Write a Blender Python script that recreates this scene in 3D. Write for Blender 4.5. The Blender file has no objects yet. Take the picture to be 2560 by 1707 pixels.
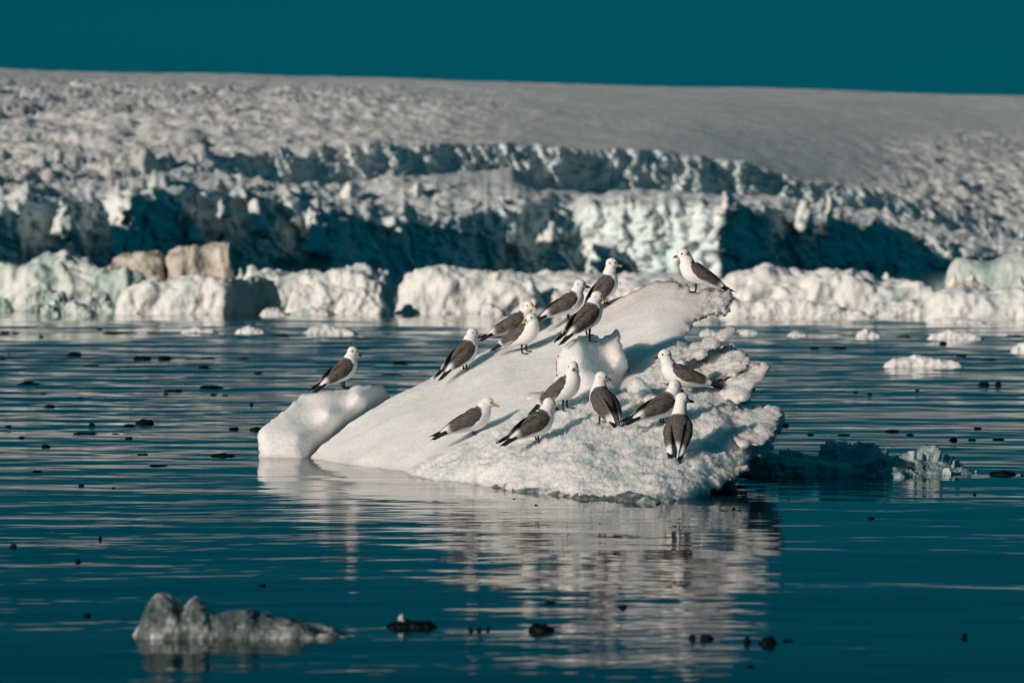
import bpy, math, random
import numpy as np
from mathutils import Vector
from mathutils.bvhtree import BVHTree

# ------------------------------------------------------------------ camera, sky, sun, exposure
F = 8533.0          # focal length in photo pixels (photo is 2560 wide)
HY = 640.0          # photo row of the true horizon
CH = 1.343          # camera height over the water
SUN_AZ, SUN_EL = 46.0, 17.0     # sun: degrees to the left of straight behind the camera; elevation

sc = bpy.context.scene
cam_d = bpy.data.cameras.new('camera'); cam = bpy.data.objects.new('camera', cam_d)
sc.collection.objects.link(cam); sc.camera = cam
cam.location = (0, 0, CH); cam.rotation_euler = (math.radians(90), 0, 0)
cam_d.sensor_width = 36.0; cam_d.lens = 36.0 * F / 2560.0
cam_d.shift_y = -(853.5 - HY) / 2560.0
cam_d.clip_start = 0.5; cam_d.clip_end = 20000
cam_d.dof.use_dof = True; cam_d.dof.focus_distance = 20.6; cam_d.dof.aperture_fstop = 4.0

sun_dir = Vector((-math.sin(math.radians(SUN_AZ)) * math.cos(math.radians(SUN_EL)),
                  -math.cos(math.radians(SUN_AZ)) * math.cos(math.radians(SUN_EL)),
                  math.sin(math.radians(SUN_EL))))
world = bpy.data.worlds.new('World'); sc.world = world; world.use_nodes = True
wn, wl = world.node_tree.nodes, world.node_tree.links
for n in list(wn): wn.remove(n)
sky = wn.new('ShaderNodeTexSky'); sky.sky_type = 'NISHITA'; sky.sun_disc = False
sky.sun_elevation = math.radians(SUN_EL)
sky.sun_rotation = math.atan2(sun_dir.x, sun_dir.y)
sky.altitude = 0; sky.air_density = 1.0; sky.dust_density = 0.2; sky.ozone_density = 3.0
tint = wn.new('ShaderNodeMixRGB'); tint.blend_type = 'MULTIPLY'; tint.inputs[0].default_value = 1.0
tint.inputs[2].default_value = (0.002, 0.130, 0.180, 1)      # the picture's deep teal air, the same all over the sky
bg = wn.new('ShaderNodeBackground'); bg.inputs[1].default_value = 0.10
wo = wn.new('ShaderNodeOutputWorld')
flatsky = wn.new('ShaderNodeMixRGB'); flatsky.inputs[0].default_value = 0.65
flatsky.inputs[2].default_value = (0.004, 0.80, 1.14, 1)        # even teal dome, as in the strip of sky in view
wl.new(sky.outputs[0], tint.inputs[1]); wl.new(tint.outputs[0], flatsky.inputs[1]); wl.new(flatsky.outputs[0], bg.inputs[0]); wl.new(bg.outputs[0], wo.inputs[0])

sun_d = bpy.data.lights.new('sun', 'SUN'); sun = bpy.data.objects.new('sun', sun_d)
sc.collection.objects.link(sun)
sun_d.energy = 4.0; sun_d.angle = math.radians(0.53); sun_d.color = (1.0, 0.865, 0.745)
sun.rotation_euler = sun_dir.to_track_quat('Z', 'Y').to_euler(); sun.location = sun_dir * 50

sc.view_settings.view_transform = 'Standard'; sc.view_settings.look = 'None'
sc.view_settings.exposure = 0.0; sc.view_settings.gamma = 1.0; sc.view_settings.use_curve_mapping = False
sc.render.engine = 'CYCLES'; sc.cycles.use_denoising = True
sc.cycles.max_bounces = 6; sc.cycles.diffuse_bounces = 3; sc.cycles.glossy_bounces = 3
sc.cycles.caustics_reflective = False; sc.cycles.caustics_refractive = False
sc.cycles.sample_clamp_indirect = 6.0
COL = sc.collection

# ------------------------------------------------------------------ helpers
def P(px, py, d):
    px, py, d = np.broadcast_arrays(np.asarray(px, float), np.asarray(py, float), np.asarray(d, float))
    return np.stack([(px - 1280) / F * d, d, CH - (py - HY) / F * d], -1)
def water_d(py):                       # distance of the water seen at a photo row
    return F * CH / (py - HY)

_r = np.random.RandomState(7)
_perm = np.concatenate([_r.permutation(512)] * 3)
_g = _r.normal(size=(512, 3)); _g /= np.linalg.norm(_g, axis=1)[:, None]
_u = _r.rand(512, 3)
def perlin(p):
    p = np.asarray(p, float); i = np.floor(p).astype(int); f = p - i
    w = f * f * f * (f * (f * 6 - 15) + 10); i = i & 511
    out = 0
    for dx in (0, 1):
        for dy in (0, 1):
            for dz in (0, 1):
                h = _perm[_perm[_perm[(i[:, 0] + dx) & 511] + ((i[:, 1] + dy) & 511)] + ((i[:, 2] + dz) & 511)]
                g = _g[h]
                dot = g[:, 0] * (f[:, 0] - dx) + g[:, 1] * (f[:, 1] - dy) + g[:, 2] * (f[:, 2] - dz)
                out = out + dot * (w[:, 0] if dx else 1 - w[:, 0]) * (w[:, 1] if dy else 1 - w[:, 1]) * (w[:, 2] if dz else 1 - w[:, 2])
    return out * 1.5
def fbm(p, oct=4, gain=0.5, ridged=False):
    a, s, t = 1.0, 0, 0
    for k in range(oct):
        n = perlin(p * 2 ** k + 17.3 * k)
        s = s + a * ((1 - 2 * np.abs(n)) if ridged else n); t += a; a *= gain
    return s / t
def worley(p):                          # F1, F2 and a random value for the nearest cell
    p = np.asarray(p, float); i = np.floor(p).astype(int)
    f1 = np.full(len(p), 9.0); f2 = np.full(len(p), 9.0); rv = np.zeros(len(p))
    for dx in (-1, 0, 1):
        for dy in (-1, 0, 1):
            for dz in (-1, 0, 1):
                c = i + (dx, dy, dz)
                h = _perm[_perm[_perm[c[:, 0] & 511] + (c[:, 1] & 511)] + (c[:, 2] & 511)]
                dd = np.linalg.norm(c + _u[h] - p, axis=1)
                m = dd < f1
                f2 = np.where(m, f1, np.minimum(f2, dd)); rv = np.where(m, _u[h][:, 0], rv); f1 = np.where(m, dd, f1)
    return f1, f2, rv
def sstep(a, b, x):
    t = np.clip((x - a) / (b - a), 0, 1); return t * t * (3 - 2 * t)
def rbf(ctrl, px, py, s=0.0):
    c = np.array(ctrl, float); n = len(c); sc_ = 300.0
    q = c[:, :2] / sc_
    def ph(r): return r
    A = np.zeros((n + 3, n + 3)); A[:n, :n] = ph(np.linalg.norm(q[:, None] - q[None], axis=2)) + s * np.eye(n)
    A[:n, n] = 1; A[:n, n + 1:] = q; A[n, :n] = 1; A[n + 1:, :n] = q.T
    w = np.linalg.solve(A, np.concatenate([c[:, 2], np.zeros(3)]))
    x = np.stack([px, py], -1) / sc_
    out = w[n] + x @ w[n + 1:]
    for k in range(n): out = out + w[k] * ph(np.linalg.norm(x - q[k], axis=-1))
    return out
def inside(poly, x, y):
    r = np.zeros(x.shape, bool); n = len(poly)
    for k in range(n):
        x0, y0 = poly[k]; x1, y1 = poly[(k + 1) % n]
        if y0 == y1: continue
        c = ((y0 > y) != (y1 > y)) & (x < (x1 - x0) * (y - y0) / (y1 - y0) + x0); r ^= c
    return r
def nearest(poly, x, y):
    bd = np.full(x.shape, 1e9); bx = x.copy(); by = y.copy(); n = len(poly)
    for k in range(n):
        a = np.array(poly[k], float); b = np.array(poly[(k + 1) % n], float); e = b - a
        t = np.clip(((x - a[0]) * e[0] + (y - a[1]) * e[1]) / max(e @ e, 1e-9), 0, 1)
        qx = a[0] + t * e[0]; qy = a[1] + t * e[1]; dd = np.hypot(x - qx, y - qy)
        m = dd < bd; bd = np.where(m, dd, bd); bx = np.where(m, qx, bx); by = np.where(m, qy, by)
    return bd, bx, by
def crumple(poly, seed, amp=5, step=10, lo=None):     # break the straight runs of an outline
    out = []; rng = random.Random(seed)
    for k in range(len(poly)):
        a, b = poly[k], poly[(k + 1) % len(poly)]
        L = math.hypot(b[0] - a[0], b[1] - a[1]); n = max(1, int(L / step))
        for j in range(n):
            t = j / n; A = amp if lo is None else lo(a[0] + (b[0] - a[0]) * t, a[1] + (b[1] - a[1]) * t) * amp
            out.append((a[0] + (b[0] - a[0]) * t + rng.uniform(-A, A), a[1] + (b[1] - a[1]) * t + rng.uniform(-A, A)))
    return out

def mesh_of(name, v, f, smooth=True):
    me = bpy.data.meshes.new(name)
    v = np.asarray(v, np.float32); f = np.asarray(f, np.int32)
    me.vertices.add(len(v)); me.vertices.foreach_set('co', v.ravel())
    k = f.shape[1]
    me.loops.add(f.size); me.loops.foreach_set('vertex_index', f.ravel())
    me.polygons.add(len(f)); me.polygons.foreach_set('loop_start', np.arange(0, f.size, k, dtype=np.int32))
    me.update(calc_edges=True); me.validate()
    me.polygons.foreach_set('use_smooth', np.full(len(me.polygons), smooth))
    me.update(); return me
def attr(me, name, val):
    a = me.attributes.new(name, 'FLOAT', 'POINT'); a.data.foreach_set('value', np.asarray(val, np.float32))
def obj(name, me, mat, parent=None, loc=(0, 0, 0)):
    o = bpy.data.objects.new(name, me); COL.objects.link(o); o.location = loc
    if mat: me.materials.clear(); me.materials.append(mat)
    if parent: o.parent = parent
    return o
def tag(o, label=None, cat=None, group=None, kind=None):
    if label: o['label'] = label
    if cat: o['category'] = cat
    if group: o['group'] = group
    if kind: o['kind'] = kind
    return o
def empty(name, loc):
    o = bpy.data.objects.new(name, None); COL.objects.link(o); o.location = loc; o.empty_display_size = 0.1
    return o
def grid_faces(nr, nc, wrap=False):
    r = np.arange(nr - 1)[:, None]; c = np.arange(nc if wrap else nc - 1)[None]
    c2 = (c + 1) % nc
    return np.stack([r * nc + c, r * nc + c2, (r + 1) * nc + c2, (r + 1) * nc + c], -1).reshape(-1, 4)
def vnormals(v, f):
    n = np.zeros_like(v); a = v[f[:, 0]]; b = v[f[:, 1]]; c = v[f[:, 2]]; d = v[f[:, 3]]
    fn = np.cross(c - a, d - b)
    for k in range(f.shape[1]): np.add.at(n, f[:, k], fn)
    return n / np.maximum(np.linalg.norm(n, axis=1), 1e-12)[:, None]

# ------------------------------------------------------------------ materials
def new_mat(name):
    m = bpy.data.materials.new(name); m.use_nodes = True
    n, l = m.node_tree.nodes, m.node_tree.links
    b = n['Principled BSDF']; return m, n, l, b
def noise_node(n, l, scale, detail=4, rough=0.5, coord=None, stretch=None):
    t = n.new('ShaderNodeTexNoise'); t.inputs['Scale'].default_value = scale
    t.inputs['Detail'].default_value = detail; t.inputs['Roughness'].default_value = rough
    c = coord or n.new('ShaderNodeNewGeometry').outputs['Position']
    if stretch:
        mp = n.new('ShaderNodeMapping'); mp.inputs['Scale'].default_value = stretch; l.new(c, mp.inputs[0]); c = mp.outputs[0]
    l.new(c, t.inputs['Vector']); return t
def ramp(n, l, src, stops):
    r = n.new('ShaderNodeValToRGB'); e = r.color_ramp.elements
    e[0].position, e[0].color = stops[0][0], (*stops[0][1], 1); e[1].position, e[1].color = stops[-1][0], (*stops[-1][1], 1)
    for p, c in stops[1:-1]:
        q = e.new(p); q.color = (*c, 1)
    l.new(src, r.inputs[0]); return r
def bump(n, l, b, src, strength, dist, prev=None):
    u = n.new('ShaderNodeBump'); u.inputs['Strength'].default_value = strength; u.inputs['Distance'].default_value = dist
    l.new(src, u.inputs['Height'])
    if prev: l.new(prev.outputs[0], u.inputs['Normal'])
    l.new(u.outputs[0], b.inputs['Normal']); return u
def ice_mat(name, cols, scale=3.0, rough=0.45, sss=0.25, radius=0.06, grain=90.0, gb=0.5, lump=12.0, attr_mix=None, sp=0.5, transm=0.0, lb=0.35, grain_shade=0):
    m, n, l, b = new_mat(name)
    t = noise_node(n, l, scale, 6, 0.6)
    r = ramp(n, l, t.outputs[0], cols)
    src = r.outputs[0]
    if attr_mix:
        a = n.new('ShaderNodeAttribute'); a.attribute_name = 'ice'
        mx = n.new('ShaderNodeMixRGB'); l.new(a.outputs['Fac'], mx.inputs[0]); l.new(src, mx.inputs[1])
        t2 = noise_node(n, l, scale * 2.2, 6, 0.65); r2 = ramp(n, l, t2.outputs[0], attr_mix); l.new(r2.outputs[0], mx.inputs[2]); src = mx.outputs[0]
        mr = n.new('ShaderNodeMapRange'); l.new(a.outputs['Fac'], mr.inputs[0])
        mr.inputs[3].default_value = rough; mr.inputs[4].default_value = 0.28; l.new(mr.outputs[0], b.inputs['Roughness'])
    if grain_shade:
        ns = noise_node(n, l, 55, 4, 0.75); rs = ramp(n, l, ns.outputs[0], [(0.34, (grain_shade,) * 3), (0.52, (1, 1, 1))])  # speckle paints the tiny shadows between snow grains into the colour
        ms = n.new('ShaderNodeMixRGB'); ms.blend_type = 'MULTIPLY'; ms.inputs[0].default_value = 1.0; l.new(src, ms.inputs[1]); l.new(rs.outputs[0], ms.inputs[2]); src = ms.outputs[0]
    l.new(src, b.inputs['Base Color'])
    b.inputs['Roughness'].default_value = rough
    b.inputs['Specular IOR Level'].default_value = sp; b.inputs['IOR'].default_value = 1.31
    if sss: 
        b.inputs['Subsurface Weight'].default_value = sss; b.inputs['Subsurface Radius'].default_value = (0.65, 0.9, 1.0)
        b.inputs['Subsurface Scale'].default_value = radius
    if transm: b.inputs['Transmission Weight'].default_value = transm
    u1 = bump(n, l, b, noise_node(n, l, lump, 5, 0.6).outputs[0], lb, 0.5 / lump)
    u2 = bump(n, l, b, noise_node(n, l, grain, 3, 0.7).outputs[0], gb, 0.6 / grain, u1)
    return m
M = {}
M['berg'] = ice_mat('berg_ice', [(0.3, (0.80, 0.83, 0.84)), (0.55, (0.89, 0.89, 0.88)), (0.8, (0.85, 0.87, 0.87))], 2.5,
                    attr_mix=[(0.34, (0.52, 0.61, 0.64)), (0.46, (0.74, 0.79, 0.80)), (0.6, (0.86, 0.88, 0.87))], rough=0.6, sss=0.9, radius=0.22, lb=0.3, gb=1.0, grain_shade=0.76)
M['dark_ice'] = ice_mat('clear_ice', [(0.35, (0.10, 0.18, 0.19)), (0.52, (0.28, 0.38, 0.39)), (0.68, (0.56, 0.62, 0.62))], 6.0, rough=0.18, sss=0.2, radius=0.03, gb=0.6, grain=60)
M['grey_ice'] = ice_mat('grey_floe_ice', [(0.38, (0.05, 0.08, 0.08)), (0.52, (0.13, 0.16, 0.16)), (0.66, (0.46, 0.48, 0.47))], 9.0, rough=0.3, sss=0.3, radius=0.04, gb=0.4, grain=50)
M['chip'] = ice_mat('wet_chip_ice', [(0.3, (0.0015, 0.003, 0.0035)), (0.75, (0.006, 0.009, 0.010))], 8.0, rough=0.35, sss=0, grain=60, sp=0.12)
M['pack'] = ice_mat('pack_ice', [(0.3, (0.50, 0.60, 0.60)), (0.5, (0.76, 0.77, 0.75)), (0.75, (0.82, 0.81, 0.79))], 0.9, rough=0.6, sss=0.0, grain=20, lump=3.0)
M['pack_green'] = ice_mat('sea_green_ice', [(0.32, (0.22, 0.36, 0.33)), (0.5, (0.55, 0.64, 0.60)), (0.7, (0.78, 0.79, 0.76))], 0.9, rough=0.5, sss=0.0, grain=20, lump=3.0)
M['tan'] = ice_mat('silt_stained_ice', [(0.3, (0.26, 0.22, 0.18)), (0.48, (0.54, 0.49, 0.43)), (0.75, (0.68, 0.64, 0.58))], 1.6, rough=0.6, sss=0.0, grain=20, lump=3.0)
def glacier_mat():
    m, n, l, b = new_mat('glacier_ice')
    t = noise_node(n, l, 0.15, 7, 0.65); r = ramp(n, l, t.outputs[0], [(0.3, (0.42, 0.46, 0.48)), (0.6, (0.62, 0.62, 0.62))])
    t2 = noise_node(n, l, 0.35, 6, 0.6, stretch=(1, 1, 0.35)); r2 = ramp(n, l, t2.outputs[0], [(0.3, (0.62, 0.80, 0.83)), (0.5, (0.77, 0.88, 0.88)), (0.7, (0.86, 0.90, 0.89))])
    a = n.new('ShaderNodeAttribute'); a.attribute_name = 'ice'
    mx = n.new('ShaderNodeMixRGB'); l.new(a.outputs['Fac'], mx.inputs[0]); l.new(r.outputs[0], mx.inputs[1]); l.new(r2.outputs[0], mx.inputs[2])
    l.new(mx.outputs[0], b.inputs['Base Color']); b.inputs['Roughness'].default_value = 0.75; b.inputs['Specular IOR Level'].default_value = 0.2
    u = bump(n, l, b, noise_node(n, l, 1.6, 6, 0.65).outputs[0], 0.6, 0.5)
    return m
M['glacier'] = glacier_mat()
def water_mat():
    m, n, l, b = new_mat('sea_water')
    b.inputs['Base Color'].default_value = (0.0015, 0.018, 0.026, 1); b.inputs['Roughness'].default_value = 0.045
    b.inputs['IOR'].default_value = 1.333; b.inputs['Specular IOR Level'].default_value = 0.5
    return m
M['water'] = water_mat()
def flat(name, col, rough=0.6, sp=0.3):
    m, n, l, b = new_mat(name)
    t = noise_node(n, l, 160, 3, 0.6); r = ramp(n, l, t.outputs[0], [(0.3, tuple(c * 0.8 for c in col)), (0.7, tuple(min(1, c * 1.12) for c in col))])
    l.new(r.outputs[0], b.inputs['Base Color']); b.inputs['Roughness'].default_value = rough; b.inputs['Specular IOR Level'].default_value = sp
    return m
def plumage(name):
    m, n, l, b = new_mat(name)
    a = n.new('ShaderNodeAttribute'); a.attribute_name = 'grey'
    d = n.new('ShaderNodeAttribute'); d.attribute_name = 'dark'
    tc = n.new('ShaderNodeTexCoord').outputs['Object']
    t = noise_node(n, l, 70, 5, 0.65, coord=tc, stretch=(0.45, 1, 1.3))
    w = ramp(n, l, t.outputs[0], [(0.3, (0.76, 0.75, 0.74)), (0.7, (0.86, 0.85, 0.84))])
    g = ramp(n, l, t.outputs[0], [(0.32, (0.045, 0.040, 0.037)), (0.5, (0.092, 0.082, 0.077)), (0.68, (0.150, 0.135, 0.126))])
    m1 = n.new('ShaderNodeMixRGB'); l.new(a.outputs['Fac'], m1.inputs[0]); l.new(w.outputs[0], m1.inputs[1]); l.new(g.outputs[0], m1.inputs[2])
    m2 = n.new('ShaderNodeMixRGB'); l.new(d.outputs['Fac'], m2.inputs[0]); l.new(m1.outputs[0], m2.inputs[1]); m2.inputs[2].default_value = (0.02, 0.02, 0.022, 1)
    l.new(m2.outputs[0], b.inputs['Base Color']); b.inputs['Roughness'].default_value = 0.75; b.inputs['Specular IOR Level'].default_value = 0.15
    bump(n, l, b, noise_node(n, l, 130, 3, 0.6, coord=tc, stretch=(0.25, 1, 1)).outputs[0], 0.5, 0.006)
    return m
M['plumage'] = plumage('gull_plumage')
M['black_feather'] = flat('black_feather', (0.012, 0.012, 0.013), 0.6)
M['bill_yellow'] = flat('yellow_bill', (0.75, 0.36, 0.02), 0.4)
M['bill_dark'] = flat('dark_bill', (0.10, 0.05, 0.012), 0.45)
M['bill_brown'] = flat('brown_bill', (0.26, 0.13, 0.02), 0.45)
M['eye'] = flat('eye_black', (0.006, 0.006, 0.006), 0.1, 0.6)
M['leg'] = flat('black_leg', (0.010, 0.009, 0.009), 0.5)

# ------------------------------------------------------------------ water
def build_water():
    rows = [7.0]
    while rows[-1] < 330: 
        d = rows[-1]; rows.append(d + max(d * d / 17000.0, 0.008) if d < 130 else d * 1.012)
    while rows[-1] < 9000: rows.append(rows[-1] * 1.25)
    rows = np.array([-400, -30, -3, 2, 4, 5.5] + rows)
    ta = np.concatenate([[-60, -8, -2.5, -1.0, -0.5, -0.3], np.linspace(-0.205, 0.205, 330), [0.3, 0.5, 1.0, 2.5, 8, 60]])
    Y, T = np.meshgrid(rows, ta, indexing='ij'); X = T * np.maximum(Y, 3.0)
    x, y = X.ravel(), Y.ravel()
    dy = np.maximum(np.gradient(rows), 0.001)[:, None] * np.ones_like(T); dy = dy.ravel()
    dx = (np.gradient(ta)[None] * np.maximum(Y, 3)).ravel()
    rng = np.random.RandomState(3); h = np.zeros_like(x)
    lam = np.concatenate([np.geomspace(0.03, 0.14, 18), np.geomspace(0.055, 3.2, 46)])
    q = np.stack([x * 0.33, y * 0.10, x * 0], -1)
    envs = [np.clip(0.6 + 1.7 * fbm(q * s + 31 * s, 3), 0.10, 2.0) for s in (1.0, 1.9, 0.5)]
    patch = sstep(-0.05, 0.35, fbm(np.stack([x * 0.5, y * 0.22, x * 0 + 7], -1), 3)) + 0.12
    boost = 1 + 2.6 * sstep(19, 42, y)
    phs = [2.4 * perlin(np.stack([x / (L * 9 + .4), y / (L * 7 + .4), np.full_like(x, L * 3.7)], -1)) for L in lam[4::8]]
    for k, L in enumerate(lam):
        a = rng.normal(0, 0.30); kx, ky = math.sin(a), math.cos(a)
        slope = (0.0062 if k < 18 else 0.0032) * (1.0 if L < 0.8 else (0.8 / L) ** 0.35)
        A = slope * L / (2 * math.pi) * 1.414
        fade = np.clip((L / dy - 2.2) / 2.0, 0, 1) * np.clip((L / np.maximum(abs(kx) * dx, 1e-4) - 2.2) / 2.0, 0, 1)
        ph = phs[k // 8] * (1 if k % 2 else -1) + phs[(k // 8 + 1) % len(phs)] * (0.5 if k % 3 else -0.5)
        h += A * fade * boost * (envs[k % 3] if k >= 18 else envs[k % 3] * patch) * np.sin(2 * math.pi / L * (kx * x + ky * y) + rng.rand() * 6.28 + ph)
    me = mesh_of('water', np.stack([x, y, h], -1), grid_faces(len(rows), len(ta)))
    o = obj('water', me, M['water']); tag(o, 'dark teal rippled sea water', None, kind='structure')
    if me.polygons[0].normal.z < 0: me.flip_normals()
build_water()

# ------------------------------------------------------------------ glacier
def build_glacier():
    px = np.linspace(-800, 3360, 780)
    def ip(pts): a = np.array(pts, float); return np.interp(px, a[:, 0], a[:, 1])
    dl = 226 + 0.046 * px
    d0 = dl + ip([(-800, 0), (235, 0), (330, -7), (360, -4), (560, 0), (745, 0), (830, -6), (900, -3), (1100, 0), (1360, 3), (1440, 2), (1800, -19), (1830, -18), (2300, 0), (3360, 0)])
    y1 = ip([(-800, 560), (0, 530), (140, 520), (230, 504), (330, 500), (410, 478), (480, 490), (560, 500), (735, 505), (760, 530), (870, 562), (1090, 572), (1180, 552), (1300, 525), (1370, 520), (1420, 560), (1470, 530), (1600, 520), (1800, 525), (1990, 542), (2090, 566), (2150, 575), (2260, 602), (2370, 624), (2480, 640), (2700, 655), (3360, 668)])
    y2b = ip([(-800, 520), (0, 500), (300, 480), (435, 452), (600, 468), (820, 488), (900, 478), (980, 455), (1140, 430), (1280, 420), (1350, 470), (1500, 495), (1600, 480), (1800, 500), (1950, 500), (2090, 535), (2200, 552), (2320, 580), (2480, 615), (2700, 640), (3360, 655)])
    y2t = ip([(-800, 500), (0, 480), (300, 462), (430, 420), (600, 411), (700, 395), (820, 392), (930, 378), (1090, 367), (1280, 364), (1440, 374), (1650, 378), (1770, 398), (1900, 417), (1990, 449), (2090, 466), (2200, 500), (2310, 531), (2480, 582), (2700, 615), (3360, 640)])
    ysk = ip([(-800, 150), (0, 171), (700, 188), (1280, 204), (2560, 240), (3360, 262)])
    d1 = dl + 38
    jag = lambda s, sc_, A: A * fbm(np.stack([px / sc_, px * 0 + s, px * 0], -1), 5, 0.6)
    y1s = y1.copy(); y2s = y2t.copy(); y1 = y1 + jag(1, 45, 42); y2t = y2t + jag(5, 90, 16); y2b = y2b + jag(9, 160, 12)
    y2b = np.minimum(y2b, np.minimum(y1, y1s) - 10); y2t = np.minimum(y2t, y2b - 6)
    y2s = np.minimum(y2s, y2t) - 4; ym = y2s + (ysk - y2s) * 0.55
    ker = np.ones(61) / 61; ym = np.convolve(np.pad(ym, 30, mode='edge'), ker, 'valid'); y2s = np.convolve(np.pad(y2s, 15, mode='edge'), np.ones(31) / 31, 'valid') - 3
    lev = [(700 + px * 0, d0, 0), (688 + px * 0, d0 + .1, 4), (y1, d0 + 3.5, 120), (np.minimum(y1s, y1) - 5, d0 + 7, 14), (y2b, d1, 96), (y2t, d1 + 3, 60), (np.minimum(y2s, y2t - 2), d1 + 9, 14), (ym, d1 + 70, 190), (ysk, d1 + 200, 130), (ysk + 40, d1 + 420, 6)]
    ys, ds, cl = [], [], []
    for k in range(len(lev)):
        if k == 0: ys.append(lev[0][0]); ds.append(lev[0][1]); cl.append(px * 0 + 1); continue
        n = lev[k][2]
        for j in range(1, n + 1):
            t = j / n; ys.append(lev[k - 1][0] * (1 - t) + lev[k][0] * t); ds.append(lev[k - 1][1] * (1 - t) + lev[k][1] * t)
            cl.append(px * 0 + {1: 1, 2: 1, 3: 0.6, 4: 0.25, 5: 0.8}.get(k, 0))
    Y = np.array(ys); D = np.array(ds); C = np.array(cl); X = np.broadcast_to(px, Y.shape)
    # how broken the snow surface is: rough on the left and at the brow, smooth on the far slope
    rough = np.clip(sstep(1500, 700, X + 1.2 * (Y - 330)) + sstep(430, 560, Y) + 0.75 * sstep(2000, 2500, X) * sstep(300, 380, Y), 0.05, 1) * sstep(0, 90, Y - np.broadcast_to(ysk, Y.shape) + 12)
    p = P(X, Y, D).reshape(-1, 3); c = C.ravel(); r = rough.ravel()
    q = p - (0, 250, 0)
    # broken wall: buttresses and slots standing upright, then lumps
    butt = fbm(q * (0.22, 0.02, 0.05), 4, 0.5) ; f1, f2, rv = worley(q * (0.28, 0.05, 0.16))
    lump = fbm(q * 0.55 + 5, 4, 0.55)
    dd = c * (4.2 * butt + 1.6 * (rv - 0.5) + 2.1 * lump + 1.1 * fbm(q * 1.4 + 21, 3, 0.6))
    p[:, 1] += dd * 1.0; p[:, 0] += dd * p[:, 0] / p[:, 1] + c * 0.8 * fbm(q * 0.4 + 40, 3)
    p[:, 2] += c * sstep(0.5, 3, p[:, 2]) * (0.9 * fbm(q * (0.3, 0.1, 0.25) + 9, 4))
    # crevassed snow: hummocks in rows
    s = 1 - c
    row = fbm(q * (0.05, 0.24, 0) + 3, 5, 0.62, ridged=True); hum = fbm(q * (0.35, 0.16, 0) + 70, 4, 0.6); g1, g2, gv = worley(q * (0.16, 0.10, 0.0) + 11)
    p[:, 2] += s * r * (1.5 * row + 0.8 * hum + 0.7 * (gv - 0.5)) + s * 0.10 * hum + s * r * sstep(380, 430, Y.ravel()) * 0.9 * fbm(q * (0.8, 0.35, 0) + 33, 4, 0.6)
    big = fbm(q * (0.02, 0.012, 0) + 3, 3)
    p[:, 2] += s * 0.8 * big * sstep(0, 1, s)
    me = mesh_of('glacier', p, grid_faces(Y.shape[0], Y.shape[1])[:, ::-1]); attr(me, 'ice', np.clip(c * 0.9 + 0.25 * lump, 0, 1))
    o = obj('glacier', me, M['glacier']); tag(o, 'broad glacier with crevassed front cliff and pale snow dome', None, kind='structure')
build_glacier()

# ------------------------------------------------------------------ ice lumps standing on the water (photo outline at its own distance)
def lump(name, prof, base_y, depth, mat, label, cat='ice', group=None, seed=0, rough=0.12, fs=1.0, nu=110, nv=44, facet=1.0, d=None, under=0.25, steep=0.55, lean=0.0, z0=None, skew=0.0):
    a = np.array(prof, float); d = d or water_d(base_y)
    u = np.linspace(a[0, 0], a[-1, 0], nu); top = np.interp(u, a[:, 0], a[:, 1])
    zt = CH - (top - HY) / F * d
    v = np.linspace(0, 1, nv)
    vv = np.linspace(0, 1, 600); hm = np.median(zt); ly = -np.sign(np.cos(math.pi * vv)) * np.abs(np.cos(math.pi * vv)) ** 0.8 * depth / 2; lz = np.sin(math.pi * vv) ** steep * hm
    al = np.concatenate([[0], np.cumsum(np.hypot(np.diff(ly), np.diff(lz)) * np.where(vv[1:] < 0.55, 2.0, 0.8))]); v = np.interp(np.linspace(0, al[-1], nv), al, vv)
    ca = np.cos(math.pi * v); sa = np.sin(math.pi * v)
    yy = -np.sign(ca) * np.abs(ca) ** 0.8 * depth / 2; zz = sa ** steep
    e = np.clip(np.minimum(np.arange(nu), nu - 1 - np.arange(nu)) / (nu * 0.08), 0, 1) ** 0.5; e[0] = e[-1] = 0.02
    zb = -under * max(zt.max(), 0.05) if z0 is None else z0
    Z = zb + (zt[None] * np.minimum(1, e + 0.0)[None] - zb) * zz[:, None] 
    Yw = d + depth / 2 + yy[:, None] * (0.25 + 0.75 * e)[None] + lean * Z + skew * ((u - u[0]) / F * d)[None]
    Xw = np.broadcast_to((u - 1280) / F * d, Z.shape)
    p = np.stack([Xw, Yw, Z], -1).reshape(-1, 3)
    f = grid_faces(nv, nu)
    S = max(min(zt.max() - (z0 or 0), (u[-1] - u[0]) / F * d * 0.8), 0.02); q = p / S * fs + seed * 13.7
    nrm = -vnormals(p, f); nrm[~np.isfinite(nrm)] = 0
    f1, f2, rv = worley(q * 1.7); big = fbm(q * 1.1, 3); fine = fbm(q * 4.5 + 9, 4, 0.55); g1, _, gv = worley(q * 4.2 + 3)
    amt = S * rough * (2.2 * big + facet * (1.8 * (0.55 - f1) + 0.45 * (0.5 - g1) + 0.35 * (rv - 0.5)) + 1.1 * fine)
    p = p + nrm * amt[:, None]
    base = np.array([p[:, 0].mean(), d + depth / 2, 0.0 if z0 is None else z0])
    me = mesh_of(name, p - base, f); attr(me, 'ice', np.clip(0.5 + fine, 0, 1))
    o = obj(name, me, M[mat], loc=base); tag(o, label, cat, group); return o

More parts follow.
